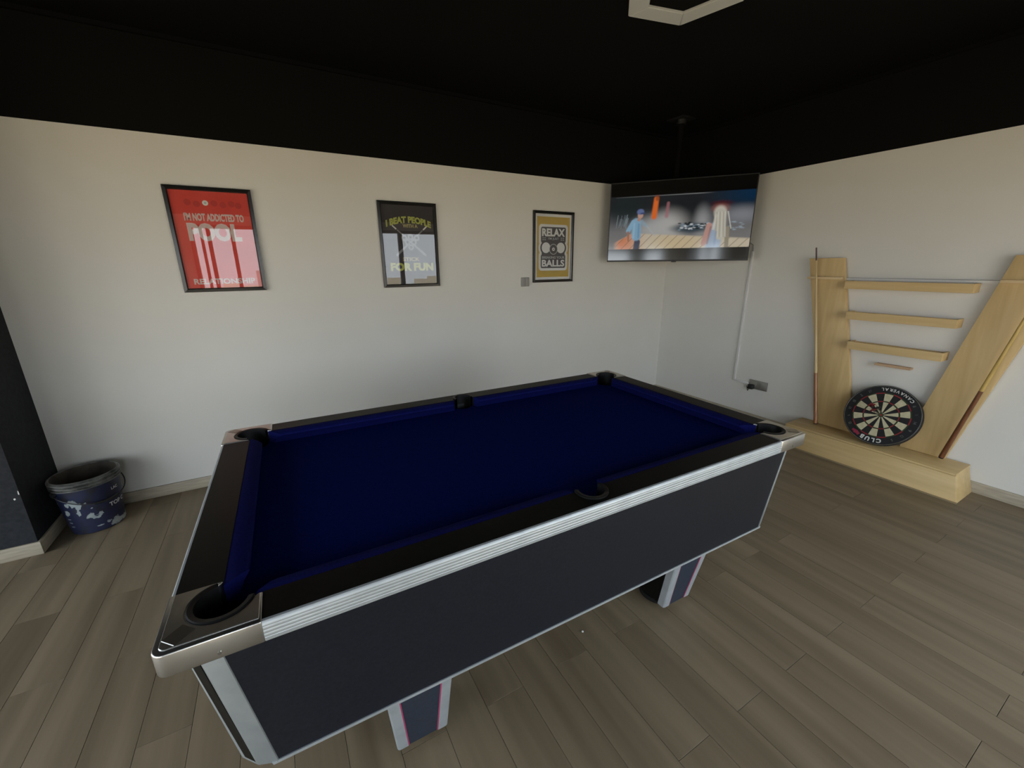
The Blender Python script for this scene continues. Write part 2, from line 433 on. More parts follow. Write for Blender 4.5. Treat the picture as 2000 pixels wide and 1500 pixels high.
# floor planks: 15 x 90 cm wood-look boards laid along y, every other row shifted by half a board
PW, PL, GAP = 0.15, 0.90, 0.0014
shared = {}
row0 = math.ceil((FLOOR_X+2.425)/PW)
k = row0
while -2.425+k*PW < -0.01:
    x0, x1 = -2.425+k*PW, min(-2.425+(k+1)*PW, 0)
    j0 = -2.83 if k % 2 == 0 else -2.83+0.45
    ys = sorted({BACK_Y, 0.0} | {j0+PL*i for i in range(-4, 5) if BACK_Y+0.02 < j0+PL*i < -0.02})
    for ya, yb in zip(ys[:-1], ys[1:]):
        if x1 < PX and ya > PY: continue
        yb2 = min(yb, PY) if x0 < PX-0.01 else yb
        key = (round(x1-x0, 3), round(yb2-ya, 3))
        if key not in shared:
            w_, l_ = key
            mb = MB().box(-w_/2+GAP/2, w_/2-GAP/2, -l_/2+GAP/2, l_/2-GAP/2, -0.008, 0)
            ob = mb.build('plank', 'plank', floor, bevel=0.0005, seg=1)
            shared[key] = ob.data
        else:
            ob = link('plank', shared[key], floor)
        ob.location = ((x0+x1)/2, (ya+yb2)/2, 0)
    k += 1

# ------------------------------------------------------------------ pool table
TX, TY, TYAW = -3.1334, -1.957, -0.0215
tbl = thing('pool_table', 'pool table with navy cloth, black rails, silver trim and chrome corners', 'pool table', (TX, TY, 0), TYAW)
HL, HW, ZT, ZB, ZBED = 1.065, 0.615, 0.822, 0.774, 0.772
PC = (0.965, 0.515)               # corner pocket centre
PR = 0.056
SG = [(1, 1), (-1, 1), (-1, -1), (1, -1)]

def flip(poly, sx, sy):
    q = [(p[0]*sx, p[1]*sy) for p in poly]
    return q if sx*sy > 0 else q[::-1]

# bed with bites out of it for the pockets
bed = []
bx, by = 0.985, 0.535
qa = [(0.052, 0.552)][:0]
def bed_quadrant():
    pts = [(0.0, 0.0)][:0]
    pts += arc(0, 0.548, 0.046, 270, 350, 8)
    pts = [p for p in pts]
    pts += [(0.06, by), (PC[0]-0.075, by)]
    pts += arc(PC[0], PC[1], PR, 165, 285, 12)
    pts += [(bx, PC[1]-0.075), (bx, 0.0)]
    return pts
q = bed_quadrant()
outline = [(x, y) for x, y in q]                                  # from mid pocket to right middle
outline += [(x, -y) for x, y in q[::-1]]
outline += [(-x, -y) for x, y in q]
outline += [(-x, y) for x, y in q[::-1]]
clean = []
for p_ in outline:
    if not clean or math.hypot(p_[0]-clean[-1][0], p_[1]-clean[-1][1]) > 1e-4: clean.append(p_)
MB().prism(clean[::-1], ZBED-0.03, ZBED).build('playing_surface', 'cloth', tbl)

# rails: black laminate tops
RI = 0.524                         # inner edge of the long rails
EI = 0.969                         # inner edge of the end rails
CX, CY = 0.890, 0.446              # where the corner caps end
for s in (1, -1):
    poly = [(-CX, RI), (-0.056, RI)]+[(x, y) for x, y in arc(0, 0.540, 0.052, 195, -15, 16)]+[(0.056, RI), (CX, RI), (CX, HW-0.008), (-CX, HW-0.008)]
    MB().prism(flip(poly, 1, s), ZB, ZT-0.001).build('side_rail', 'black_lam', tbl)
    poly = [(EI, -CY), (HL-0.008, -CY), (HL-0.008, CY), (EI, CY)]
    MB().prism(flip(poly, s, 1), ZB, ZT-0.001).build('end_rail', 'black_lam', tbl)

# ribbed aluminium edging on the outside of the rails
def trim_profile():
    pr = [(-0.0085, ZT-0.0015), (-0.003, ZT-0.0025), (0.0005, ZT-0.006), (0.002, ZT-0.010)]
    z = ZT-0.0125
    for i in range(4):
        pr += [(0.002, z), (0.0014, z-0.0012), (0.002, z-0.0024)]
        z -= 0.0085
    pr += [(0.001, ZB-0.001), (-0.0085, ZB-0.001)]
    return pr
for s in (1, -1):
    r0 = [(-CX, s*(HW+d), z) for d, z in trim_profile()]; r1 = [(CX, s*(HW+d), z) for d, z in trim_profile()]
    MB().loft([r0, r1]).build('rail_edging', 'alu', tbl, smooth=True)
    r0 = [(s*(HL+d), -CY, z) for d, z in trim_profile()]; r1 = [(s*(HL+d), CY, z) for d, z in trim_profile()]
    MB().loft([r0, r1]).build('rail_edging', 'alu', tbl, smooth=True)

# corner caps
for sx, sy in SG:
    hole = arc(PC[0], PC[1], PR+0.003, 285, 525, 30)              # through the outer corner, ccw
    outer = [(CX, HW+0.002)]
    rc = 0.022
    cap = [(CX, RI-0.002)]+hole[::-1][:0]
    body = [(EI, CY)]+[(HL+0.002, CY)]+arc(HL+0.002-rc, HW+0.002-rc, rc, 0, 90, 6)+[(CX, HW+0.002), (CX, RI)]+hole[::-1]
    cp = MB().prism(flip(body, sx, sy), ZB-0.003, ZT+0.001).build('corner_cap', 'chrome', tbl, bevel=0.0035, seg=3)
    ins = 0.009
    hole2 = arc(PC[0], PC[1], PR+0.009, 285, 525, 30)
    plate = [(EI+0.004, CY+0.004), (HL-ins, CY+0.004)]+arc(HL-ins-0.012, HW-ins-0.012, 0.012, 0, 90, 5)+[(CX+0.004, HW-ins), (CX+0.004, RI+0.004)]+hole2[::-1]
    MB().prism(flip(plate, sx, sy), ZT-0.001, ZT+0.0032).build('top_plate', 'chrome', cp, bevel=0.0012, seg=1)
    # sunken diagonal badge strip between pocket and corner
    d = Vector((1, 1)).normalized(); nrm = Vector((-1, 1)).normalized()
    c0 = Vector((PC[0], PC[1]))+d*(PR+0.013); c1 = Vector((HL-0.022, HW-0.022))
    w_ = 0.017
    strip = [c0-nrm*w_, c1-nrm*w_, c1+nrm*w_, c0+nrm*w_]
    MB().prism(flip([(p.x, p.y) for p in strip], sx, sy), ZT+0.002, ZT+0.0042).build('badge_strip', 'chrome_dark', cp, bevel=0.001, seg=1)
    # screw head on the outer face
    MB().lathe([(0.0035, -0.001), (0.0035, 0.001)], seg=12).build('screw', 'chrome_dark', cp).matrix_local = Matrix.Translation((sx*(CX+0.075), sy*(HW+0.003), ZB+0.012)) @ Matrix.Rotation(math.radians(90), 4, 'X')

# pockets: black cups with a raised rim (open towards the table)
def pocket(cx, cy, r, opening, half, name):
    """opening = direction in degrees, half = half-width of the mouth"""
    mb = MB(); n = 30
    a0, a1 = opening+half, opening+360-half
    def ring(rad, z): return [(x, y, z) for x, y in arc(cx, cy, rad, a0, a1, n)]
    prof = [(r-0.004, 0.69), (r-0.006, ZT-0.004), (r-0.006, ZT+0.004), (r+0.004, ZT+0.0055), (r+0.0065, ZT+0.004), (r+0.0065, ZT-0.003)]
    mb.loft([ring(a, z) for a, z in prof], closed_ring=False, caps=False)
    cup = mb.build(name, 'pocket', tbl, smooth=True)
    MB().lathe([(r+0.001, ZBED-0.012), (r-0.001, 0.66), (0.012, 0.645), (0.0, 0.645)], c=(cx, cy), seg=30, caps=False).build('cup', 'pocket', cup, smooth=True)
    MB().loft([[(x, y, z) for x, y in arc(cx, cy, r, opening-half, opening+half, 12)] for z in (ZBED-0.03, ZBED-0.002)], False, False).build('mouth_lip', 'pocket', cup)
for sx, sy in SG:
    op = math.degrees(math.atan2(-sy, -sx))
    pocket(sx*PC[0], sy*PC[1], PR, op, 58, 'pocket')
for s in (1, -1):
    pocket(0, s*0.540, 0.047, -90*s, 66, 'pocket')

# cushions: sloping cloth-covered rubber between the pockets
def cushion(p0, p1, inward, cut0, cut1):
    """from p0 to p1 along the rail's inner edge; inward unit normal; the nose is shortened by cut0/cut1"""
    p0, p1, n_ = Vector(p0), Vector(p1), Vector(inward)
    d = (p1-p0).normalized()
    prof = [(0.0, ZT-0.002), (0.010, ZT-0.001), (0.032, ZT-0.004), (0.043, ZT-0.010), (0.045, ZT-0.016), (0.034, ZT-0.026), (0.024, ZBED+0.0005), (0.0, ZBED+0.0005)]
    rings = []
    Lg = (p1-p0).length
    st = 14
    for i in range(st+1):
        f = i/st
        ring = []
        for dd, z in prof:
            t = dd/0.045
            # rounded jaws at both ends
            a = cut0*t**1.5; b = Lg-cut1*t**1.5
            s_ = a+(b-a)*f
            pt = p0+d*s_+n_*dd
            ring.append((pt.x, pt.y, z))
        rings.append(ring)
    MB().loft(rings).build('cushion', 'cushion', tbl, smooth=True)
for s in (1, -1):
    cushion((0.055, s*RI), (0.905, s*RI), (0, -s), 0.018, 0.048)
    cushion((-0.905, s*RI), (-0.055, s*RI), (0, -s), 0.048, 0.018)
    cushion((s*EI, -0.460), (s*EI, 0.460), (-s, 0), 0.048, 0.048)

# cabinet: flared sides, chamfered corner posts
ZC0, ZC1 = 0.385, 0.776
bot = dict(A=(1.008, 0.482), B=(0.995, 0.515), C=(0.963, 0.549), D=(0.922, 0.565))
topp = dict(A=(1.048, 0.512), B=(1.039, 0.546), C=(1.008, 0.581), D=(0.968, 0.597))
def wall_quad(b0, b1, t0, t1, thick, z0=ZC0, z1=ZC1):
    """slab between two bottom and two top plan points, thickness towards the inside"""
    b0, b1, t0, t1 = map(Vector, (b0, b1, t0, t1))
    n_ = Vector((-(b1-b0).y, (b1-b0).x)).normalized()
    if n_.dot(-(b0+b1)) < 0: n_ = -n_
    lo = [(*b0, z0), (*b1, z0), (*(b1+n_*thick), z0), (*(b0+n_*thick), z0)]
    hi = [(*t0, z1), (*t1, z1), (*(t1+n_*thick), z1), (*(t0+n_*thick), z1)]
    return lo, hi
for s in (1, -1):
    lo, hi = wall_quad((-bot['D'][0], s*bot['D'][1]), (bot['D'][0], s*bot['D'][1]), (-topp['D'][0], s*topp['D'][1]), (topp['D'][0], s*topp['D'][1]), 0.02)
    pn = MB().hexa(lo, hi).build('side_panel', 'panel', tbl)
    lo, hi = wall_quad((-bot['D'][0]-0.012, s*(bot['D'][1]+0.003)), (bot['D'][0]+0.012, s*(bot['D'][1]+0.003)), (-bot['D'][0]-0.014, s*(bot['D'][1]+0.0035)), (bot['D'][0]+0.014, s*(bot['D'][1]+0.0035)), 0.02, ZC0-0.003, ZC0+0.006)
    MB().hexa(lo, hi).build('bottom_edging', 'alu', pn)
    lo, hi = wall_quad((s*bot['A'][0], -bot['A'][1]), (s*bot['A'][0], bot['A'][1]), (s*topp['A'][0], -topp['A'][1]), (s*topp['A'][0], topp['A'][1]), 0.02)
    pn = MB().hexa(lo, hi).build('end_panel', 'panel', tbl)
    lo, hi = wall_quad((s*(bot['A'][0]+0.003), -bot['A'][1]), (s*(bot['A'][0]+0.003), bot['A'][1]), (s*(bot['A'][0]+0.0035), -bot['A'][1]), (s*(bot['A'][0]+0.0035), bot['A'][1]), 0.02, ZC0-0.003, ZC0+0.006)
    MB().hexa(lo, hi).build('bottom_edging', 'alu', pn)
for sx, sy in SG:
    def ring(dct, z, off=0.004):
        pts = [dct['D'], dct['C'], dct['B'], dct['A']]
        outp = []
        for k_, (x, y) in zip('DCBA', pts):
            ox, oy = {'D': (0, 1), 'C': (0.45, 0.9), 'B': (0.9, 0.45), 'A': (1, 0)}[k_]
            outp.append((x+ox*off, y+oy*off))
        inn = [(dct['A'][0]-0.008, dct['A'][1]-0.002), (dct['B'][0]-0.007, dct['B'][1]-0.003), (dct['C'][0]-0.003, dct['C'][1]-0.007), (dct['D'][0]-0.002, dct['D'][1]-0.008)]
        return [(sx*x, sy*y, z) for x, y in outp+inn]
    post = MB().loft([ring(bot, ZC0-0.003), ring(topp, ZC1)]).build('corner_post', 'post_alu', tbl, bevel=0.003, seg=2)
    # dark inlay on the chamfer
    lo, hi = [], []
    def inl(dct, z, e):
        b_, c_ = Vector(dct['B']), Vector(dct['C'])
        n_ = Vector((0.707, 0.707)); t_ = (c_-b_).normalized()
        p0 = b_+t_*0.011+n_*0.0030; p1 = c_-t_*0.003+n_*0.0030
        return [(sx*p0.x, sy*p0.y, z), (sx*p1.x, sy*p1.y, z), (sx*(p1.x+n_.x*e), sy*(p1.y+n_.y*e), z), (sx*(p0.x+n_.x*e), sy*(p0.y+n_.y*e), z)]
    MB().hexa(inl(bot, ZC0+0.010, 0.0028), inl(topp, ZC1-0.002, 0.0028)).build('inlay', 'black_lam', post)
MB().box(-0.94, 0.94, -0.50, 0.50, ZC0+0.004, ZC0+0.02).build('cabinet_base', 'black_lam', tbl)

# legs: tapered, aluminium corners with a pink film line, round rubber feet
def leg(cx, sy):
    z0, z1 = 0.034, ZC0+0.006
    hx0, hx1 = 0.079, 0.102
    f0, f1, b0, b1 = 0.440, 0.505, 0.300, 0.275
    sgn = 1 if cx > 0 else -1
    lo = [(cx-hx0, sy*f0, z0), (cx+hx0, sy*f0, z0), (cx+hx0, sy*b0, z0), (cx-hx0, sy*b0, z0)]
    hi = [(cx-hx1+sgn*0.006, sy*f1, z1), (cx+hx1+sgn*0.006, sy*f1, z1), (cx+hx1+sgn*0.006, sy*b1, z1), (cx-hx1+sgn*0.006, sy*b1, z1)]
    lg = MB().hexa(lo, hi).build('leg', 'black_lam', tbl)
    o_ = Vector((0, sy*0.0015, 0)); i_ = Vector((0, sy*-0.002, 0))
    fl_, fr_, tl_, tr_ = Vector(lo[0]), Vector(lo[1]), Vector(hi[0]), Vector(hi[1])
    MB().hexa([tuple(fl_+o_), tuple(fr_+o_), tuple(fr_+i_), tuple(fl_+i_)], [tuple(tl_+o_), tuple(tr_+o_), tuple(tr_+i_), tuple(tl_+i_)]).build('front_panel', 'navy_leg', lg)
    for i in range(2):
        p0, p1 = Vector(lo[i]), Vector(hi[i])
        cl = Vector((cx, sy*(f0+b0)/2, z0)); ch = Vector((cx, sy*(f1+b1)/2, z1))
        def prof(p, c):
            ex = Vector((1 if p.x < c.x else -1, 0, 0)); ey = Vector((0, 1 if p.y < c.y else -1, 0))
            o = 0.004; w = 0.03; r = 0.014
            pts = [p+ex*w-ey*o, p+ex*0.007-ey*o, p+ex*0.001-ey*0.003, p-ex*0.003+ey*0.001, p-ex*o+ey*0.007, p-ex*o+ey*w, p+ex*0.004+ey*w, p+ex*0.004+ey*0.006, p+ex*w+ey*0.004]
            return [tuple(v) for v in pts], ex, ey
        r0, ex, ey = prof(p0, cl); r1, _, _ = prof(p1, ch)
        tr = MB().loft([r0, r1]).build('corner_trim', 'alu', lg, smooth=True)
        # film line beside the trim on the outward face
        a0 = p0+ex*0.030-ey*0.0028; a1 = p1+ex*0.030-ey*0.0028
        MB().hexa([tuple(a0), tuple(a0+ex*0.004), tuple(a0+ex*0.004+ey*0.003), tuple(a0+ey*0.003)], [tuple(a1), tuple(a1+ex*0.004), tuple(a1+ex*0.004+ey*0.003), tuple(a1+ey*0.003)]).build('film_line', 'pink', lg)
    MB().lathe([(0.076, 0.0), (0.084, 0.006), (0.084, 0.026), (0.066, 0.034)], c=(cx, sy*0.335), seg=32).build('foot', 'rubber', lg, smooth=True)
for cx in (-0.562, 0.606):
    for sy in (-1, 1): leg(cx, sy)

# ------------------------------------------------------------------ framed posters
FWD, FH = 0.455, 0.631
def poster(x0, z0, label, ground):
    t = thing('framed_poster', label, 'poster', (x0, 0, z0-FH), 0, 'framed pool posters on the wall')
    w, d = 0.024, 0.020
    fr = MB()
    # mitred mouldings
    o = [(0, 0), (FWD, 0), (FWD, FH), (0, FH)]; i_ = [(w, w), (FWD-w, w), (FWD-w, FH-w), (w, FH-w)]
    for k in range(4):
        j = (k+1) % 4
        sec = lambda a, b: [(a[0], -0.001, a[1]), (a[0], -d, a[1]), (b[0]*0.75+a[0]*0.25, -d-0.002, b[1]*0.75+a[1]*0.25), (b[0], -d+0.006, b[1]), (b[0], -0.001, b[1])]
        fr.loft([sec(o[k], i_[k]), sec(o[j], i_[j])])
    fr.build('frame', 'frame', t)
    for cx in (0.09, FWD-0.09):
        MB().box(cx-0.008, cx+0.008, -0.006, -0.001, FH-0.002, FH+0.007).build('hanging_clip', 'wire', t)
    pr = MB().box(w-0.004, FWD-w+0.004, -0.006, -0.002, w-0.004, FH-w+0.004).build('print', ground, t)
    MB().add([(w-0.002, -0.0115, w-0.002), (FWD-w+0.002, -0.0115, w-0.002), (FWD-w+0.002, -0.0115, FH-w+0.002), (w-0.002, -0.0115, FH-w+0.002)], [(0, 1, 2, 3)]).build('glass', 'poster_glass', t)
    return t, pr

lift = [0]
def put(pr, name, vs, fs, m_, layer):
    """flat print piece: vs in (u right, v down) as fractions of the frame"""
    y = -0.0062-0.0004*layer
    MB().add([(u*FWD, y, FH-v*FH) for u, v in vs], fs).build(name, m_, pr)
def shape(pr, name, pts, m_, layer):
    put(pr, name, pts, [tuple(range(len(pts)))], m_, layer)
ASP = FWD/FH
def disc(pr, name, u, v, r, m_, layer, n=28):
    shape(pr, name, [(u+r*math.cos(2*math.pi*i/n), v+r*ASP*math.sin(2*math.pi*i/n)) for i in range(n)], m_, layer)
def words(pr, body, u0, u1, v0, v1, m_, layer, bold=0.02, bend=0.0):
    vs, fs = text_fit(body, u0, u1, v0, v1, bold)
    if bend:
        c, h = (u0+u1)/2, (u1-u0)/2
        vs = [(u+bend*0.35*(v-v0)*(u-c)/h*-1.0, v+bend*((u-c)/h)**2) for u, v in vs]
    put(pr, 'lettering', vs, fs, m_, layer)

# red poster
t1, p1 = poster(-4.4112, 1.9808, 'framed red poster reading I\'m not addicted to pool', 'red')
disc(p1, 'cue_ball', 0.44, 0.145, 0.034, 'white', 2)
disc(p1, 'cue_ball_ring', 0.44, 0.145, 0.014, 'grey_print', 3)
for i, u in enumerate((0.24, 0.34, 0.54, 0.64, 0.74, 0.82)):
    disc(p1, 'faint_ball', u, 0.145+0.012*(i % 2), 0.04, 'dark_red', 1)
words(p1, "I'M NOT ADDICTED TO", 0.17, 0.86, 0.240, 0.315, 'pale_red', 2, 0.045)
words(p1, 'POOL', 0.18, 0.80, 0.332, 0.505, 'pale_red', 2, 0.06)
words(p1, 'RELATIONSHIP', 0.13, 0.87, 0.868, 0.925, 'pale_red', 2, 0.035)
# dark poster with crossed cues
t2, p2 = poster(-3.1617, 1.9696, 'framed dark poster with lime letters reading I beat people', 'plum')
words(p2, 'I BEAT PEOPLE', 0.12, 0.90, 0.160, 0.238, 'lime', 2, 0.055, bend=0.055)
words(p2, 'WITH A', 0.40, 0.66, 0.250, 0.293, 'tan_print', 2, 0.04)
for s in (1, -1):
    c = 0.52
    a, b = (c-s*0.30, 0.27), (c+s*0.26, 0.62)
    dx, dy = b[0]-a[0], (b[1]-a[1])/ASP
    ln = math.hypot(dx, dy); nx, ny = -dy/ln, dx/ln*ASP
    for name, f0, f1, w0, w1, mm in (('cue_tip', 0, 0.12, 0.010, 0.012, 'paper'), ('cue_shaft', 0.14, 1.0, 0.010, 0.020, 'dim_print')):
        q0 = (a[0]+(b[0]-a[0])*f0, a[1]+(b[1]-a[1])*f0); q1 = (a[0]+(b[0]-a[0])*f1, a[1]+(b[1]-a[1])*f1)
        shape(p2, name, [(q0[0]-nx*w0, q0[1]-ny*w0), (q1[0]-nx*w1, q1[1]-ny*w1), (q1[0]+nx*w1, q1[1]+ny*w1), (q0[0]+nx*w0, q0[1]+ny*w0)], mm, 1+(s > 0))
for u, v in ((0.41, 0.41), (0.52, 0.40), (0.63, 0.41), (0.465, 0.46), (0.575, 0.46), (0.52, 0.52)):
    disc(p2, 'ball', u, v, 0.05, 'dim_print', 3); disc(p2, 'ball_spot', u, v, 0.022, 'plum', 4)
words(p2, 'STICK', 0.36, 0.66, 0.64, 0.685, 'tan_print', 3, 0.03)
words(p2, 'FOR FUN', 0.14, 0.90, 0.705, 0.805, 'lime', 3, 0.06)
# yellow poster
t3, p3 = poster(-1.791, 1.9706, 'framed yellow poster reading Relax I\'m just breaking your balls', 'paper')
shape(p3, 'yellow_field', [(0.095, 0.075), (0.905, 0.075), (0.905, 0.925), (0.095, 0.925)], 'yellow', 1)
def badge(name, gr, m_, layer):
    g = gr
    rr = lambda a, b, c_, d_, r: [(x, y) for x, y in rrect(a, b, c_, d_, r)]
    shape(p3, name, rr(0.19-g, 0.81+g, 0.215-g*ASP, 0.435+g*ASP, 0.03+g*0.5), m_, layer)
    shape(p3, name, rr(0.19-g, 0.81+g, 0.60-g*ASP, 0.795+g*ASP, 0.03+g*0.5), m_, layer+0.1)
    shape(p3, name, rr(0.21-g, 0.79+g, 0.40, 0.66, 0.02), m_, layer+0.2)
badge('badge_outline', 0.050, 'paper', 2)
disc(p3, 'badge_outline', 0.31, 0.505, 0.178, 'paper', 2.3); disc(p3, 'badge_outline', 0.69, 0.505, 0.178, 'paper', 2.35)
badge('badge', 0.0, 'charcoal', 3)
disc(p3, 'badge', 0.31, 0.505, 0.135, 'charcoal', 3.3); disc(p3, 'badge', 0.69, 0.505, 0.135, 'charcoal', 3.35)
words(p3, 'RELAX', 0.215, 0.785, 0.235, 0.345, 'paper', 4, 0.045)
words(p3, "I'M JUST", 0.37, 0.63, 0.36, 0.40, 'grey_print', 4, 0.015)
for u0 in (0.225, 0.275, 0.68, 0.73):
    shape(p3, 'dash', [(u0, 0.362), (u0+0.035, 0.362), (u0+0.035, 0.372), (u0, 0.372)], 'grey_print', 4)
    shape(p3, 'dash', [(u0, 0.388), (u0+0.035, 0.388), (u0+0.035, 0.398), (u0, 0.398)], 'grey_print', 4)
disc(p3, 'ball', 0.315, 0.505, 0.105, 'paper', 4); disc(p3, 'ball', 0.685, 0.505, 0.105, 'paper', 4)
disc(p3, 'eight_ball', 0.50, 0.525, 0.105, 'grey_print', 5); disc(p3, 'eight_ball', 0.50, 0.525, 0.093, 'charcoal', 5.5)
disc(p3, 'eight_ball_spot', 0.50, 0.525, 0.034, 'paper', 6); disc(p3, 'eight_ball_spot', 0.50, 0.525, 0.014, 'charcoal', 6.5)
words(p3, 'BREAKING YOUR', 0.22, 0.785, 0.625, 0.660, 'grey_print', 5, 0.02)
words(p3, 'BALLS', 0.215, 0.785, 0.675, 0.775, 'paper', 5, 0.035)

# ------------------------------------------------------------------ light switch, socket, trunking
sw = thing('light_switch', 'grey square wall switch beside the yellow poster', 'switch', (-1.8735, 0, 1.348))
MB().box(-0.043, 0.043, -0.010, -0.0005, -0.041, 0.041).build('plate', 'switch', sw, bevel=0.003)
for s in (-1, 1):
    MB().box(-0.0195+s*0.0200, 0.0195+s*0.0200, -0.013, -0.009, -0.034, 0.034).build('rocker', 'switch', sw, bevel=0.0015)

so = thing('wall_socket', 'pewter double wall socket below the white trunking', 'socket', (0, -1.228, 0.371))
MB().box(-0.010, -0.0005, -0.088, 0.088, -0.043, 0.043).build('plate', 'socket', so, bevel=0.003)
for s in (-1, 1):
    MB().box(-0.012, -0.009, s*0.042-0.028, s*0.042+0.028, -0.030, 0.030).build('outlet', 'socket', so, bevel=0.002)
pl = thing('power_plug', 'black power plug pushed into the pewter wall socket', 'plug', (-0.012, -1.180, 0.352))
MB().box(-0.042, -0.001, -0.022, 0.026, -0.024, 0.020).build('body', 'black_plastic', pl, bevel=0.006)
MB().tube([(-0.03, 0.012, -0.02), (-0.036, 0.016, -0.034), (-0.032, 0.024, -0.044), (-0.02, 0.034, -0.040), (-0.008, 0.05, -0.006)], 0.0032).build('cord', 'black_plastic', pl, smooth=True)
tk = thing('cable_trunking', 'white cable trunking running down the wall from the television', 'trunking', (0, 0, 0))
MB().box(-0.014, -0.0005, -0.997, -0.977, 0.372, 1.60).build('vertical_run', 'trunk', tk, bevel=0.002)
MB().box(-0.014, -0.0005, -1.139, -0.997, 0.362, 0.382).build('horizontal_run', 'trunk', tk, bevel=0.002)
cb = MB().tube([(-0.155, -1.02, 1.63), (-0.10, -1.00, 1.665), (-0.06, -0.98, 1.675), (-0.02, -0.987, 1.66), (-0.008, -0.987, 1.603)], 0.004).build('television_cable', 'cable', smooth=True,
      label='thin grey cable looping from the television into the white trunking', category='cable')

# ------------------------------------------------------------------ television and its ceiling mount
TVC = Vector((-0.608, -0.605, 1.875)); TVY, TVT = 0.869, -0.02
nb = Vector((math.sin(TVY)*math.cos(TVT), math.cos(TVY)*math.cos(TVT), math.sin(TVT)))     # towards the corner
rx = Vector((math.cos(TVY), -math.sin(TVY), 0)); uz = rx.cross(nb)
tv = thing('television', 'flat television in the corner showing a man and a woman on a deck', 'television')
tm = Matrix((rx, nb, uz)).transposed().to_4x4(); tm.translation = TVC
tv.matrix_world = tm
TW, TH = 1.23, 0.709
MB().box(-TW/2, TW/2, 0.0, 0.030, -TH/2, TH/2).build('panel', 'black_plastic', tv, bevel=0.004)
MB().box(-TW*0.36, TW*0.36, 0.030, 0.058, -TH/2+0.03, TH*0.18).build('electronics_housing', 'black_plastic', tv, bevel=0.012)
bz = MB()
bw = 0.007
bz.box(-TW/2, TW/2, -0.004, 0.001, TH/2-bw, TH/2).box(-TW/2, TW/2, -0.004, 0.001, -TH/2, -TH/2+0.014)
bz.box(-TW/2, -TW/2+bw, -0.004, 0.001, -TH/2+0.014, TH/2-bw).box(TW/2-bw, TW/2, -0.004, 0.001, -TH/2+0.014, TH/2-bw)
bz.build('bezel', 'black_plastic', tv)
MB().box(-0.022, 0.022, -0.006, 0.0, -TH/2-0.008, -TH/2+0.006).build('sensor_tab', 'black_plastic', tv, bevel=0.002)

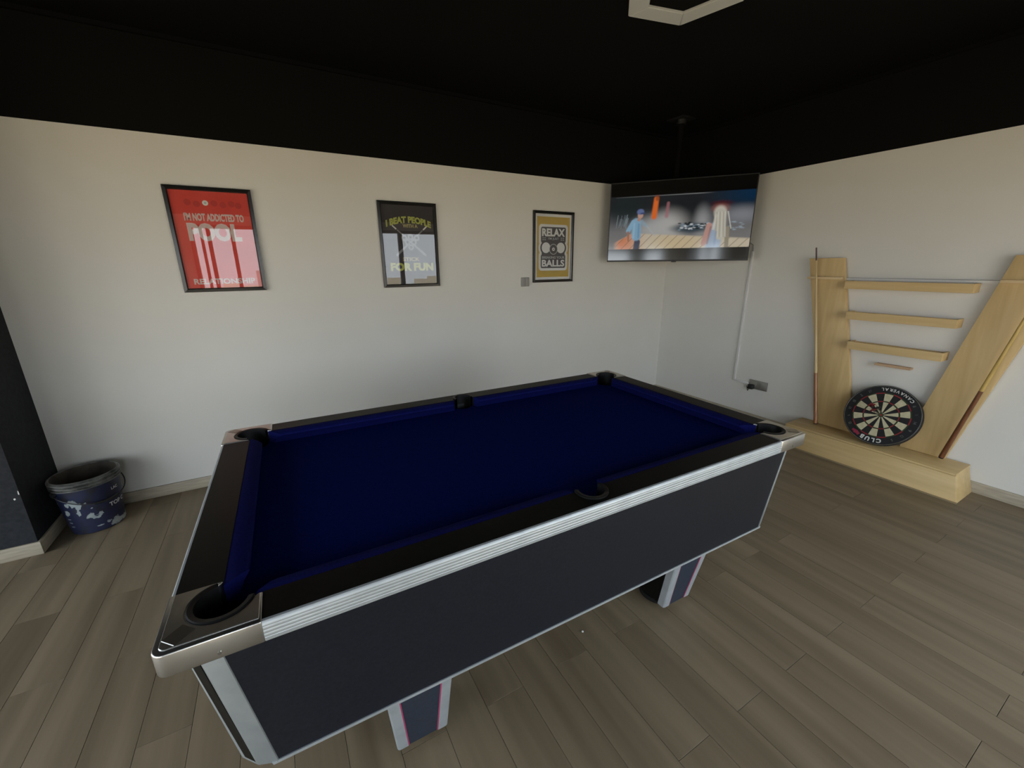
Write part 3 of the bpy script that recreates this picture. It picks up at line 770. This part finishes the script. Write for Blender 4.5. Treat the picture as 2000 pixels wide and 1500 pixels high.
def screen_picture(w, h):
    """the film frame and reflections on the screen, painted as soft shapes (u right, v down)"""
    U, V = np.meshgrid((np.arange(w)+0.5)/w, (np.arange(h)+0.5)/h)
    img = np.zeros((h, w, 3))
    def over(mask, c):
        img[:] = img*(1-mask[..., None])+np.array(lin(c))*mask[..., None]
    def sm(x, a, b):
        t = np.clip((x-a)/(b-a), 0, 1); return t*t*(3-2*t)
    def blob(u, v, ru, rv, soft=0.5):
        d = np.sqrt(((U-u)/ru)**2+((V-v)/rv)**2); return 1-sm(d, 1-soft, 1+soft)
    def seg(u0, v0, u1, v1, w0, w1, soft=0.25):
        a = 16/9; du, dv = (u1-u0)*a, v1-v0; t = np.clip((((U-u0)*a)*du+(V-v0)*dv)/(du*du+dv*dv), 0, 1)
        d = np.hypot((U-u0)*a-t*du, (V-v0)-t*dv); ww = w0+(w1-w0)*t
        return 1-sm(d/ww, 1-soft, 1+soft)
    film = sm(V, 0.165, 0.175)*(1-sm(V, 0.848, 0.856))
    base = np.ones_like(U)
    over(base, (30, 33, 36))
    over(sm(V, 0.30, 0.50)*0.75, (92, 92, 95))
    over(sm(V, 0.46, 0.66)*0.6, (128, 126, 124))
    over(sm(U, 0.62, 1.0)*(1-sm(V, 0.22, 0.46)), (6, 40, 66))
    over(blob(0.56, 0.36, 0.10, 0.24, 0.5)*0.85, (26, 29, 32))
    over(blob(0.12, 0.34, 0.13, 0.16, 0.6)*0.8, (26, 36, 38))
    over(blob(0.44, 0.56, 0.11, 0.16, 0.8)*0.9, (176, 173, 168))  # pale film haze, brightened to paint in the reflections on the screen
    over(blob(0.33, 0.60, 0.13, 0.13, 0.9)*0.85, (168, 168, 166))
    over(blob(0.67, 0.53, 0.045, 0.15, 0.9)*0.75, (160, 160, 160))
    over(blob(0.93, 0.46, 0.12, 0.09, 0.9)*0.8, (134, 136, 142)); over(seg(0.04, 0.178, 0.75, 0.180, 0.003, 0.005, 0.9)*np.clip(0.2+U*0.8, 0, 0.7)*(1-sm(U, 0.6, 0.76)), (150, 152, 150))  # last call: thin bright line, a screen reflection painted into the picture
    over(seg(0.338, 0.22, 0.330, 0.44, 0.030, 0.034, 0.5), (214, 104, 44))
    over(seg(0.345, 0.18, 0.345, 0.22, 0.020, 0.024, 0.6)*0.7, (120, 60, 34))
    over(seg(0.425, 0.28, 0.420, 0.44, 0.018, 0.022, 0.7)*0.7, (160, 104, 108))
    over(blob(0.60, 0.60, 0.13, 0.06, 0.5)*0.9, (44, 60, 70))
    rng = np.random.RandomState(3)
    for _ in range(46):
        over(blob(rng.uniform(0.49, 0.72), rng.uniform(0.53, 0.62), rng.uniform(0.006, 0.015), rng.uniform(0.005, 0.013))*0.8, [(196, 200, 202), (18, 22, 26), (120, 136, 146)][rng.randint(3)])
    for _ in range(14):
        over(blob(rng.uniform(0.86, 0.97), rng.uniform(0.54, 0.64), 0.012, 0.008)*0.5, (150, 165, 175))
    for _ in range(16):
        u = rng.uniform(0.06, 0.15); over(seg(u, rng.uniform(0.4, 0.46), u-0.01, rng.uniform(0.5, 0.58), 0.004, 0.006, 0.6)*0.5, (120, 132, 136))
    # deck
    edge = 0.80-0.16*np.clip(U/0.18, 0, 1)+0.10*np.clip((U-0.18)/0.8, 0, 1)
    dm = sm(V, edge-0.01, edge+0.02)*sm(U, 0.03, 0.09)
    over(dm, (190, 178, 156)); over(dm*(1-sm(U, 0.10, 0.30)), (196, 122, 86))
    over(dm*blob(0.52, 0.78, 0.16, 0.10, 0.8)*0.5, (196, 170, 120))
    for i in range(16):
        u0 = 0.06+i*0.064
        over(seg(u0+0.09, 0.64, u0-0.03, 0.86, 0.004, 0.005, 0.5)*dm*0.6, (104, 84, 66))
    # man in a cap
    over(seg(0.218, 0.76, 0.212, 0.87, 0.040, 0.040), (60, 66, 82))
    over(seg(0.203, 0.51, 0.208, 0.68, 0.060, 0.062), (126, 162, 186))
    over(seg(0.180, 0.50, 0.145, 0.61, 0.030, 0.028), (130, 166, 190)); over(seg(0.145, 0.63, 0.150, 0.74, 0.014, 0.012), (152, 110, 92))
    over(seg(0.240, 0.50, 0.285, 0.56, 0.030, 0.016, 0.6)*0.7, (138, 160, 174)); over(seg(0.285, 0.56, 0.345, 0.68, 0.010, 0.008, 0.8)*0.7, (168, 170, 172))
    over(seg(0.222, 0.53, 0.224, 0.70, 0.010, 0.012, 0.8)*0.5, (88, 120, 150)); over(seg(0.190, 0.52, 0.186, 0.70, 0.010, 0.014, 0.8)*0.5, (160, 190, 206))
    over(seg(0.226, 0.44, 0.220, 0.47, 0.020, 0.022), (168, 130, 116))
    over(blob(0.230, 0.415, 0.020, 0.040, 0.3), (182, 146, 130)); over(blob(0.229, 0.372, 0.026, 0.036, 0.3), (96, 108, 148)); over(blob(0.246, 0.392, 0.018, 0.010, 0.5), (60, 70, 108))
    # woman with long fair hair
    over(blob(0.79, 0.315, 0.060, 0.030, 0.7)*0.8, (74, 26, 30))
    over(blob(0.785, 0.375, 0.052, 0.050, 0.6)*0.8, (150, 100, 90))
    over(seg(0.772, 0.62, 0.758, 0.86, 0.085, 0.090), (150, 166, 184))
    over(seg(0.722, 0.58, 0.695, 0.80, 0.036, 0.030), (182, 142, 132)); over(seg(0.735, 0.60, 0.720, 0.80, 0.014, 0.012, 0.8)*0.6, (140, 98, 90))
    over(seg(0.845, 0.62, 0.852, 0.86, 0.026, 0.024), (142, 134, 116))
    over(blob(0.786, 0.42, 0.040, 0.075, 0.35), (190, 184, 170))
    over(seg(0.790, 0.44, 0.802, 0.70, 0.066, 0.058), (182, 178, 164)); over(seg(0.762, 0.46, 0.752, 0.62, 0.018, 0.014, 0.7)*0.8, (204, 198, 184))
    for k_ in range(7):
        over(seg(0.764+0.011*k_, 0.42, 0.772+0.013*k_, 0.72, 0.005, 0.006, 0.8)*0.45, [(146, 138, 116), (214, 210, 200)][k_ % 2])
    over(seg(0.772, 0.66, 0.770, 0.82, 0.012, 0.014, 0.8)*0.6, (128, 148, 176))
    over(seg(0.838, 0.42, 0.868, 0.62, 0.008, 0.006, 0.6)*0.8, (196, 192, 182))
    return img*film[..., None]

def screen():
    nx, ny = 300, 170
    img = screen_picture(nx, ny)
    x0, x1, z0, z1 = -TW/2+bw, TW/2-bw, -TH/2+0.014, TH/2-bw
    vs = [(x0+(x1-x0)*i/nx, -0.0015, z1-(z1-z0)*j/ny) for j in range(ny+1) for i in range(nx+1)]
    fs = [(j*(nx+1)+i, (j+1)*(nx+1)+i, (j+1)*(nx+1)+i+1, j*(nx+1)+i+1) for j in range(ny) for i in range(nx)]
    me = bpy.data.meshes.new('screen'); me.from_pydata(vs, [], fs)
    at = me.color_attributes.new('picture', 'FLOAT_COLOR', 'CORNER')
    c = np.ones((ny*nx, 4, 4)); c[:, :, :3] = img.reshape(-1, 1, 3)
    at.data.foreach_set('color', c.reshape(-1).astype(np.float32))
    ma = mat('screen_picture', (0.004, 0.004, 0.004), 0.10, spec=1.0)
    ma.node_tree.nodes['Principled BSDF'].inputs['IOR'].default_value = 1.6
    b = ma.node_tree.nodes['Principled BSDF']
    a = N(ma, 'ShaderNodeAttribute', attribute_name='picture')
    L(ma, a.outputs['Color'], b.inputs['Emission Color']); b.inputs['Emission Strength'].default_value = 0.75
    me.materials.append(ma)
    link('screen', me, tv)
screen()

mt = thing('television_mount', 'black ceiling pole holding the corner television', 'tv mount', (-0.475, -0.432, HC))
MB().box(-0.09, 0.09, -0.09, 0.09, -0.012, -0.0005).build('ceiling_plate', 'black_plastic', mt, bevel=0.003)
MB().lathe([(0.045, -0.05), (0.045, -0.012)], seg=24).build('collar', 'black_plastic', mt, smooth=True)
MB().lathe([(0.024, -0.95), (0.024, -0.05)], seg=24).build('pole', 'black_paint', mt, smooth=True)
br = MB()
br.box(-0.20, 0.20, 0.0, 0.012, -0.12, 0.12)
bo = br.build('bracket_plate', 'black_plastic', mt)
bo.matrix_world = Matrix.Translation((0, 0, 0))
bm_ = tm.copy(); bm_.translation = TVC+nb*0.0595+uz*0.0
bo.matrix_parent_inverse = Matrix.Identity(4)
bo.matrix_basis = Matrix.Translation(-Vector((-0.475, -0.432, HC))) @ bm_
arm = MB().tube([tuple(TVC+nb*0.07-Vector((-0.475, -0.432, HC))), (0, 0, TVC.z-HC)], 0.02).build('arm', 'black_plastic', mt, smooth=True)

# ------------------------------------------------------------------ hexagonal ceiling lamp
v0, v1 = Vector((-2.093, -1.407)), Vector((-1.780, -1.477))
d01 = v1-v0; EL = d01.length
nrm = Vector((d01.y, -d01.x)).normalized()                        # towards the camera side
hc = (v0+v1)/2+nrm*(EL*math.sqrt(3)/2)
ang0 = math.degrees(math.atan2((v0-hc).y, (v0-hc).x))
lampo = thing('hexagon_lamp', 'white hexagonal ring lamp on the black ceiling', 'ceiling lamp', (hc.x, hc.y, HC))
def hexring(ro, ri, z0, z1):
    A = [math.radians(ang0+60*i) for i in range(6)]
    rings = []
    for r, z in ((ro, z0), (ro, z1), (ri, z1), (ri, z0)):
        rings.append([(r*math.cos(a), r*math.sin(a), z) for a in A])
    rings.append(rings[0])
    return MB().loft(rings, True, False)
hexring(EL, EL-0.116, -0.010, -0.0005).build('body', 'lamp_body', lampo, bevel=0.002)
for i in range(6):
    a, b = math.radians(ang0+60*i+0.4), math.radians(ang0+60*(i+1)-0.4)
    ro, ri = EL-0.003, EL-0.113
    poly = [(ro*math.cos(a), ro*math.sin(a)), (ro*math.cos(b), ro*math.sin(b)), (ri*math.cos(b), ri*math.sin(b)), (ri*math.cos(a), ri*math.sin(a))]
    MB().prism(poly, -0.013, -0.009).build('diffuser', 'lamp', lampo, bevel=0.001, seg=1)

# ------------------------------------------------------------------ cue rack: plinth with two boards in a V
ZP = 0.185
rack = thing('cue_rack', 'birch plywood cue rack of two slanting boards on a low plinth', 'cue rack', (0, -2.18, 0))
def ry(y): return y+2.18
plb = MB().hexa([(-0.306, ry(-2.745), 0.0), (-0.014, ry(-2.745), 0.0), (-0.014, ry(-1.615), 0.0), (-0.306, ry(-1.615), 0.0)],
                [(-0.276, ry(-2.700), ZP-0.016), (-0.014, ry(-2.700), ZP-0.016), (-0.014, ry(-1.66), ZP-0.016), (-0.276, ry(-1.66), ZP-0.016)]).build('plinth', 'birch_h', rack, bevel=0.002)
MB().box(-0.278, -0.0145, ry(-2.702), ry(-1.658), ZP-0.0145, ZP).build('plinth_top', 'birch_h', plb, bevel=0.002)
MB().box(-0.310, -0.300, ry(-2.746), ry(-1.614), 0.0005, 0.010).build('plinth_foot_strip', 'birch_edge', plb)
TB = 0.05
def board(tl, tr, br_, bl):
    b = [(-TB, ry(bl), ZP+0.0005), (-TB, ry(br_), ZP+0.0005), (-0.0145, ry(br_), ZP+0.0005), (-0.0145, ry(bl), ZP+0.0005)]
    t = [(-TB, ry(tl), 1.531), (-TB, ry(tr), 1.531), (-0.0145, ry(tr), 1.531), (-0.0145, ry(tl), 1.531)]
    return MB().hexa(b, t).build('board', 'birch', rack, bevel=0.0015)
bL = board(-1.498, -1.742, -2.042, -1.799)
bR = board(-2.618, -2.862, -2.582, -2.339)
# notched cue rests across each board
def rest(y0, y1, ycue):
    poly = [(-TB-0.030, ry(y0)), (-TB-0.030, ry(y1)), (-TB-0.0005, ry(y1)), (-TB-0.0005, ry(y0))]
    return MB().prism(poly, 1.369, 1.388)
rest(-1.765, -1.520, 0).build('cue_rest', 'rest_wood', bL, bevel=0.0015)
rest(-2.835, -2.592, 0).build('cue_rest', 'rest_wood', bR, bevel=0.0015)
# thin strip on the wall joining the two boards
cs = MB().box(-0.0250, -0.0145, ry(-2.588), ry(-1.775), 1.366, 1.380).build('cross_strip', 'trunk', rack)
MB().box(-0.0258, -0.0145, ry(-2.588), ry(-1.775), 1.3801, 1.3828).build('strip_shade_line', 'switch', cs)  # dark strip painting in the shadow line along the white strip's top

# cues
def cue(name, label, base, tip, bm, sm_, split):
    base, tip = Vector(base), Vector(tip)
    d = (tip-base)
    t = thing(name, label, 'cue', tuple(base), 0, 'pool cues in the rack')
    def seg(f0, f1, r0, r1, n=4): return MB().tube([tuple(d*(f0+(f1-f0)*i/n)) for i in range(n+1)], [r0+(r1-r0)*i/n for i in range(n+1)], 14)
    rr = lambda f: 0.0148-0.0095*f
    seg(0.0, 0.006, 0.012, rr(0)).build('bumper', 'rubber', t, smooth=True)
    seg(0.006, split, rr(0.006), rr(split)).build('butt', bm, t, smooth=True)
    seg(split, 0.93 if sm_ == 'shaft' else 0.985, rr(split), rr(0.985)).build('shaft', sm_, t, smooth=True)
    seg(0.93 if sm_ == 'shaft' else 0.985, 1.0, rr(0.985), rr(1.0)).build('tip', 'tip', t, smooth=True)
    return t
cue('pool_cue', 'cue standing on the left board with a reddish brown butt', (-0.128, -1.813, ZP+0.013), (-0.100, -1.558, 1.612), 'butt', 'shaft', 0.30)
cue('pool_cue', 'cue leaning along the right slanting board with a dark brown butt', (-0.098, -2.574, ZP+0.016), (-0.108, -2.815, 1.60), 'butt_dark', 'shaft_gold', 0.36)

# wall shelves between the boards
def shelf(y0, y1, zt, label, group):
    t = thing('wall_shelf', label, 'shelf', (0, (y0+y1)/2, zt-0.058), 0, group)
    h = (y0-y1)/2
    MB().box(-0.100, -0.0005, -h+0.012, h-0.012, 0.0, 0.014).build('base_board', 'birch_h', t)
    MB().box(-0.115, -0.1005, -h, h, 0.0, 0.058).build('front_board', 'birch_h', t, bevel=0.0012, seg=1)
    for s in (-1, 1):
        MB().box(-0.1005, -0.0005, s*h-(0.012 if s > 0 else 0), s*h+(0.012 if s < 0 else 0), 0.0, 0.058).build('end_board', 'birch_h', t, bevel=0.001, seg=1)
    MB().box(-0.014, -0.0005, -h+0.012, h-0.012, 0.014, 0.05).build('back_board', 'birch_h', t)
shelf(-1.808, -2.500, 1.362, 'longest birch wall shelf, topmost between the slanting boards', 'birch wall shelves')
shelf(-1.857, -2.469, 1.136, 'middle one of the three birch wall shelves', 'birch wall shelves')
shelf(-1.906, -2.447, 0.912, 'shortest birch wall shelf, lowest of the three deep ones', 'birch wall shelves')
sl = thing('dart_ledge', 'small thin wooden ledge on the wall above the dartboard', 'ledge', (0, -2.185, 0.752))
MB().box(-0.05, -0.0005, -0.103, 0.103, 0, 0.014).build('ledge_board', 'ledge_wood', sl, bevel=0.001, seg=1)
MB().box(-0.056, -0.0502, -0.103, 0.103, 0.0, 0.018).build('front_lip', 'ledge_wood', sl, bevel=0.001, seg=1)

# ------------------------------------------------------------------ dartboard leaning on the boards
DR = 0.2255
DC = Vector((-0.146, -2.220, 0.411)); DT = 0.3968
nf = Vector((-math.cos(DT), 0, math.sin(DT)))                      # out of the face
ux = Vector((0, -1, 0)); uy = nf.cross(ux)                         # right and up as seen from the front
if uy.z < 0: uy = -uy
db = thing('dartboard', 'round dartboard standing on the plinth with darts in the bull', 'dartboard')
dm_ = Matrix((ux, uy, nf)).transposed().to_4x4(); dm_.translation = DC
db.matrix_world = dm_
# local: x right, y up, z out of the face
SP = math.radians(198)          # the board stands almost upside down
body = MB().lathe([(DR-0.004, -0.038), (DR, -0.034), (DR, -0.002), (DR-0.003, 0.0)], seg=72).build('backing', 'db_black', db, smooth=True)
ring = MB()
rg = [[(r*math.cos(2*math.pi*i/72), r*math.sin(2*math.pi*i/72), z) for i in range(72)] for r, z in ((DR-0.008, 0.0002), (DR-0.007, 0.0018), (DR-0.0045, 0.0018), (DR-0.0035, 0.0002))]
ring.loft(rg, True, False).build('number_ring', 'wire', db, smooth=True)
RAD = [0.0159, 0.099, 0.107, 0.162, 0.170]
def sector(r0, r1, k, z, m_, name):
    a0, a1 = SP+math.radians(18*k-9+90), SP+math.radians(18*k+9+90)
    n = 5; g = 0.0004
    o = [(r1*math.cos(a0+(a1-a0)*i/n), r1*math.sin(a0+(a1-a0)*i/n)) for i in range(n+1)]
    i_ = [(r0*math.cos(a1+(a0-a1)*i/n), r0*math.sin(a1+(a0-a1)*i/n)) for i in range(n+1)]
    MB().prism(o+i_, 0.0001, z, None).build(name, m_, db)
for k in range(20):
    dark = (k % 2 == 0)
    sector(0.0159, 0.0985, k, 0.0012, 'db_black' if dark else 'db_cream', 'inner_segment')
    sector(0.099, 0.107, k, 0.0014, 'db_red' if dark else 'db_green', 'treble_segment')
    sector(0.1075, 0.1615, k, 0.0012, 'db_black' if dark else 'db_cream', 'outer_segment')
    sector(0.162, 0.170, k, 0.0014, 'db_red' if dark else 'db_green', 'double_segment')
MB().lathe([(0.0159, 0.0001), (0.0159, 0.0015)], seg=24).build('outer_bull', 'db_green', db)
MB().lathe([(0.0064, 0.0014), (0.0064, 0.0022)], seg=20).build('bull', 'db_red', db)
wi = MB()
for r in (0.0064, 0.0159, 0.099, 0.107, 0.162, 0.170):
    rg = [[((r+dr)*math.cos(2*math.pi*i/48), (r+dr)*math.sin(2*math.pi*i/48), z) for i in range(48)] for dr, z in ((-0.0004, 0.0014), (0, 0.0022), (0.0004, 0.0014))]
    wi.loft(rg, True, False)
wi.build('wire_spider', 'db_black', db)
def ring_text(body_, centre_deg, rad, size, m_, outward=True, spacing=1.0, bold=0.02):
    """letters set on a circle; outward = tops of the letters point away from the centre"""
    adv = []
    for ch in body_:
        vs, fs = text_mesh(ch, 1.0, bold); a = np.array(vs); adv.append((vs, fs, a[:, 0].min(), a[:, 0].max()))
    wd = [(x1-x0+0.14)*size*spacing for _, _, x0, x1 in adv]
    tot = sum(wd); pos = -tot/2; mb = MB()
    for (vs, fs, x0, x1), w_ in zip(adv, wd):
        c = pos+w_/2; pos += w_
        th = math.radians(centre_deg)+(-c if outward else c)/rad
        rdir = Vector((math.cos(th), math.sin(th))); 
        upv = rdir if outward else -rdir
        rv = Vector((upv.y, -upv.x))
        o = rdir*rad
        mb.add([tuple(o+rv*((x-(x0+x1)/2)*size)+upv*((y-0.36)*size))+(0.0009,) for x, y in vs], fs)
    mb.build('lettering', m_, db)
ring_text('CLUB', 269, 0.194, 0.040, 'white', True, 1.15, 0.05)
ring_text('CANAVERAL', 75, 0.196, 0.030, 'white', False, 1.05, 0.02)
NUM = [20, 1, 18, 4, 13, 6, 10, 15, 2, 17, 3, 19, 7, 16, 8, 11, 14, 9, 12, 5]
for k, nmb in enumerate(NUM):
    deg = math.degrees(SP)+90-18*k
    dd = (deg % 360)
    if 226 < dd < 296 or 40 < dd < 110: continue
    ring_text(str(nmb), deg, 0.193, 0.026, 'wire', True, 0.9, 0.0)
fl = [(-0.030, -0.010), (0.0, -0.016), (0.030, -0.006), (0.026, 0.008), (0.012, 0.006), (0.004, 0.014), (-0.010, 0.006), (-0.026, 0.010)]
fa = math.radians(238)
o = Vector((math.cos(fa), math.sin(fa)))*0.195; rv = Vector((math.sin(fa), -math.cos(fa))); uv = Vector((math.cos(fa), math.sin(fa)))
MB().add([tuple(o+rv*x+uv*y)+(0.0009,) for x, y in fl], [tuple(range(len(fl)))]).build('flame_mark', 'flame', db)

# darts stuck near the bull
def dart(x, y, lean, flight, label):
    base = dm_ @ Vector((x, y, 0.0024))
    t = thing('dart', label, 'dart', tuple(base), 0, 'darts in the dartboard')
    dirv = (nf+ux*lean[0]+uy*lean[1]).normalized()
    P = lambda s: tuple(dirv*s)
    MB().tube([P(0.0), P(0.03)], [0.0008, 0.0012], 8).build('point', 'wire', t)
    MB().tube([P(0.03), P(0.034), P(0.078), P(0.082)], [0.0015, 0.0034, 0.0034, 0.002], 10).build('barrel', 'chrome_dark', t, smooth=True)
    MB().tube([P(0.082), P(0.125)], [0.0022, 0.0022], 8).build('shaft', 'black_plastic', t)
    o1 = dirv.orthogonal().normalized(); o2 = dirv.cross(o1)
    for s in (o1, o2, -o1, -o2):
        pts = [dirv*0.112, dirv*0.120+s*0.019, dirv*0.142+s*0.019, dirv*0.155]
        th = dirv.cross(s).normalized()*0.0004
        MB().hexa([tuple(p+th) for p in pts], [tuple(p-th) for p in pts]).build('flight', flight, t)
dart(-0.006, 0.004, (-0.05, 0.02), 'flight_red', 'leftmost dart, its red flight low beside the bull')
dart(0.010, 0.012, (-0.02, 0.14), 'flight_black', 'dart with a black flight stuck above the bull')
dart(-0.016, 0.024, (-0.10, 0.12), 'flight_red', 'dart with a red flight stuck highest on the dartboard')

# ------------------------------------------------------------------ bucket
bk = thing('bucket', 'navy paint-spattered plastic bucket beside the black pillar', 'bucket', (-5.052, -0.205, 0))
R0, R1, HB = 0.122, 0.148, 0.345
MB().lathe([(R0-0.012, 0.004), (R0-0.006, 0.0), (R0, 0.006), (R1-0.004, HB-0.07), (R1-0.003, HB-0.055), (R1-0.008, HB-0.055), (R0-0.006, 0.012)], seg=56, caps=False).build('wall', 'bucket', bk, smooth=True)
MB().lathe([(R0-0.010, 0.004), (R0-0.010, 0.012)], seg=40).build('base', 'bucket_in', bk)
rim = [(R1-0.010, HB-0.058)]
for i in range(3):
    z = HB-0.056+i*0.0185
    rim += [(R1-0.004, z), (R1+0.007+0.001*i, z+0.005), (R1+0.0072+0.001*i, z+0.009), (R1-0.004, z+0.013)]
rim += [(R1+0.004, HB), (R1-0.002, HB+0.001), (R1-0.005, HB-0.004), (R1-0.010, HB-0.058)]
MB().lathe(rim, seg=56, caps=False).build('rim', 'bucket_rim', bk, smooth=True)
MB().lathe([(R1-0.0058, HB-0.003), (R1-0.012, HB-0.07), (R0-0.007, 0.013)], seg=56, caps=False).build('inner_wall', 'bucket_in', bk, smooth=True)
# wire handle hanging down in front, with ears
h_a = math.radians(-42-90)         # plan direction of the sagging handle: towards the camera
ea = [math.radians(-48+90), math.radians(-48-90)]
hp = []
pf = Vector((math.cos(math.radians(-48)), math.sin(math.radians(-48))))
pt_ = Vector((-pf.y, pf.x))
for i in range(25):
    a = math.pi*i/24
    along = math.cos(a)*(R1+0.012); outw = math.sin(a)*(R1+0.014)
    zz = HB-0.068-0.085*math.sin(a)
    hp.append((pt_.x*along+pf.x*outw, pt_.y*along+pf.y*outw, zz))
MB().tube(hp, 0.0032, 8).build('handle', 'black_plastic', bk, smooth=True)
MB().tube([Vector(p)*1.0 for p in hp[9:16]], 0.0075, 10).build('handle_grip', 'black_plastic', bk, smooth=True)
for s in (1, -1):
    c = pt_*s*(R1+0.004)
    MB().lathe([(0.016, -0.008), (0.016, 0.008)], seg=16).build('handle_ear', 'black_plastic', bk, smooth=True).matrix_local = Matrix.Translation((c.x, c.y, HB-0.068)) @ pf.to_3d().to_track_quat('Y', 'Z').to_matrix().to_4x4() @ Matrix.Rotation(math.radians(90), 4, 'Y')
# print on the wall of the bucket
def bucket_text(body_, deg, z, size, bold):
    vs, fs = text_mesh(body_, size, bold); a = np.array(vs); w_ = a[:, 0].max()
    mb = MB(); pts = []
    for x, y in vs:
        zz = z+y; r = R0+(R1-0.004-R0)*(zz-0.006)/(HB-0.076)+0.0012
        th = math.radians(deg)+x/r
        pts.append((r*math.cos(th), r*math.sin(th), zz))
    mb.add(pts, fs).build('lettering', 'white', bk)
bucket_text('TOP C', -43, 0.135, 0.034, 0.001)
bucket_text('LAC', -33, 0.232, 0.024, 0.0004)
def bucket_patch(deg, z, w_, h_, seed):
    rng = random.Random(seed); n = 14; pts = []
    for i in range(n):
        a = 2*math.pi*i/n; k_ = rng.uniform(0.55, 1.1)
        x, y = w_*k_*math.cos(a), h_*k_*math.sin(a); zz = z+y
        r = R0+(R1-0.004-R0)*(zz-0.006)/(HB-0.076)+0.001; th = math.radians(deg)+x/r
        pts.append((r*math.cos(th), r*math.sin(th), zz))
    MB().add(pts, [tuple(range(n))]).build('paint_splash', 'splash', bk)

for dg_, z_, w_, h_, sd in ((-108, 0.215, 0.022, 0.030, 1), (-98, 0.195, 0.016, 0.036, 2), (-101, 0.150, 0.012, 0.022, 3), (-118, 0.205, 0.014, 0.020, 4), (-126, 0.150, 0.018, 0.020, 5),
                            (-72, 0.105, 0.026, 0.016, 6), (-63, 0.118, 0.014, 0.014, 7), (-70, 0.040, 0.018, 0.006, 8), (-128, 0.110, 0.014, 0.004, 9), (-128, 0.085, 0.014, 0.004, 10), (-127, 0.058, 0.014, 0.004, 11), (-84, 0.205, 0.006, 0.008, 12), (-76, 0.165, 0.007, 0.005, 13)):
    bucket_patch(dg_, z_, w_, h_, sd)

# crumb on the floor
cr_ = MB().lathe([(0.0015, 0.0), (0.0045, 0.001), (0.004, 0.004), (0.0015, 0.006)], c=(0, 0), seg=8).build('crumb', 'white', label='tiny white crumb on the floor in front of the table', category='crumb')
cr_.location = (-2.985, -2.305, 0)
